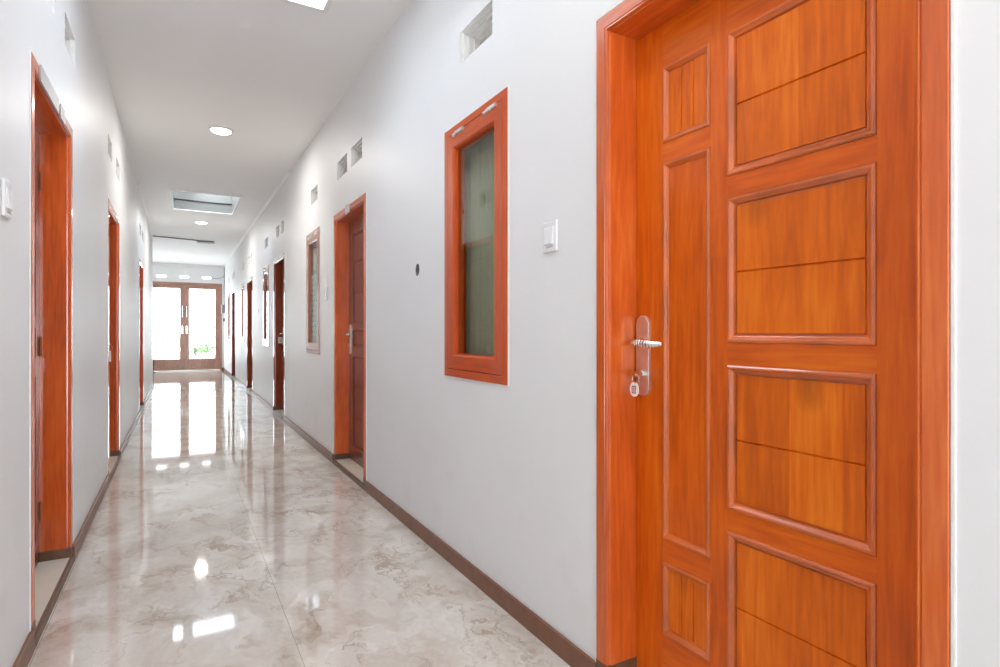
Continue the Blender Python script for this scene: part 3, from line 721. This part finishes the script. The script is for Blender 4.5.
bm = B(); box(bm, -.054, -.049, -.035, .035, .015, .085, .002); obj('lid', bm, M['mark'], bb)
bm = B(); tube(bm, [(-.575, 17.95, 0), (-.575, 17.95, 1.06)], .012, 10); lathe(bm, [(.05, 0), (.05, .012), (.02, .018)], (-.575, 17.95, 0), 'z', 20); lathe(bm, [(.02, 1.055), (.022, 1.075), (.008, 1.09)], (-.575, 17.95, 0), 'z', 16)
tag(obj('barrier_post', bm, M['black']), 'slim dark post standing in front of the left far door leaf', 'post')

# ------------------------------------------------------------------ yard outside
bm = B(); box(bm, -14, 16, YE+.16, 32, -.14, -.04)
struct('floor_yard', bm, M['concrete'], 'pale sunlit yard beyond the glass doors', 'ground')
def shrub(x, y, h, r, lb, pot=True, z0=-.04, n=420):
    s = empty('potted_shrub', (x, y, z0)); tag(s, lb, 'shrub', 'shrubs in the yard')
    ph = .30*min(1, h) if pot else 0
    if pot:
        bm = B(); lathe(bm, [(.10, 0), (.15, ph*.9), (.17, ph*.9), (.17, ph), (.13, ph), (.12, ph*.85)], (0, 0, 0), 'z', 20); obj('pot', bm, M['pot'], s)
    bm = B(); tube(bm, [(0, 0, ph*.8), (.02, 0, h*.6)], .015, 6)
    for k_ in range(4):
        a = k_*1.6; tube(bm, [(.01, 0, ph+h*.1), (r*.6*math.cos(a), r*.6*math.sin(a), h*.8)], .007, 5)
    obj('stem', bm, M['brown'], s)
    bm = B()
    for _ in range(n):
        u = Vector((random.gauss(0, 1), random.gauss(0, 1), random.gauss(0, 1))).normalized()*(random.random()**.4)
        c_ = Vector((u.x*r, u.y*r, ph+(h-ph)*.55+u.z*(h-ph)*.45)); d1 = Vector((random.gauss(0, 1), random.gauss(0, 1), random.gauss(0, .6))).normalized(); d2 = d1.cross(Vector((.3, .2, 1))).normalized()
        l_ = .05+.04*random.random(); w_ = l_*.35
        bm.faces.new([bm.verts.new(c_+d1*l_), bm.verts.new(c_+d2*w_+Vector((0, 0, .006))), bm.verts.new(c_-d1*l_), bm.verts.new(c_-d2*w_+Vector((0, 0, .006)))])
    obj('foliage', bm, M['leaf'], s)
shrub(1.28, 23.6, 1.7, .28, 'tall thin green shrub at the right edge of the far glass door', True)
shrub(.88, 23.2, .75, .30, 'low green shrub behind the middle of the right glass leaf')
shrub(.55, 24.4, .62, .26, 'low shrub behind the left side of the right glass leaf')
shrub(-.55, 28.2, .95, .42, 'grey-green shrub seen through the left glass leaf, larger')
shrub(.10, 28.9, 1.05, .28, 'distant shrub seen through the left glass leaf, smaller and right')

# ------------------------------------------------------------------ light
w = bpy.data.worlds.new('sky'); S.world = w; w.use_nodes = True; nt = w.node_tree; bg = nt.nodes['Background']
tc = N(nt, 'ShaderNodeTexCoord'); sx = N(nt, 'ShaderNodeSeparateXYZ'); nt.links.new(tc.outputs['Generated'], sx.inputs[0])
r = ramp(nt, [(0, (.95, .975, 1)), (.47, (.95, .975, 1)), (.53, (.68, .74, .82)), (1, (.63, .71, .82))])  # lower half made brighter than the sky, added to lift the ceiling
mr = N(nt, 'ShaderNodeMapRange'); mr.inputs['From Min'].default_value = -1; nt.links.new(sx.outputs['Z'], mr.inputs['Value']); nt.links.new(mr.outputs[0], r.inputs['Fac'])
nt.links.new(r.outputs['Color'], bg.inputs['Color']); bg.inputs['Strength'].default_value = 11
def portal(loc, rot, sx_, sy_):
    ld = bpy.data.lights.new('daylight_portal', 'AREA'); ld.shape = 'RECTANGLE'; ld.size = sx_; ld.size_y = sy_; ld.cycles.is_portal = True
    o = bpy.data.objects.new('daylight_portal', ld); C.objects.link(o); o.location = loc; o.rotation_euler = rot
portal((.35, Y0-.14, 1.35), (PI/2, 0, 0), 1.0, 2.7)              # open near end (shines to +y)
portal((.16, YE+.2, 1.3), (-PI/2, 0, 0), 1.9, 2.6)                  # glass doors
portal((XL-.14, 16.0, 1.55), (0, -PI/2, 0), 1.0, .8)         # open left side at the far end
for x0, x1, y0, y1 in hatches: portal(((x0+x1)/2, (y0+y1)/2, ZC+.46), (0, 0, 0), x1-x0, y1-y0)

# ------------------------------------------------------------------ camera
cam = bpy.data.cameras.new('camera'); co = bpy.data.objects.new('camera', cam); C.objects.link(co)
cam.sensor_width = 36; cam.lens = 565/1000*36; cam.clip_start = .02; cam.clip_end = 300
co.location = (0, 0, 1.12); co.rotation_euler = (PI/2, 0, -math.atan(322/565)); cam.shift_y = -.002
S.camera = co
vs = S.view_settings; vs.view_transform = 'Standard'; vs.look = 'None'; vs.gamma = 1; vs.exposure = .29; vs.use_curve_mapping = False
S.cycles.max_bounces = 14; S.cycles.diffuse_bounces = 8; S.cycles.glossy_bounces = 5; S.cycles.transparent_max_bounces = 12
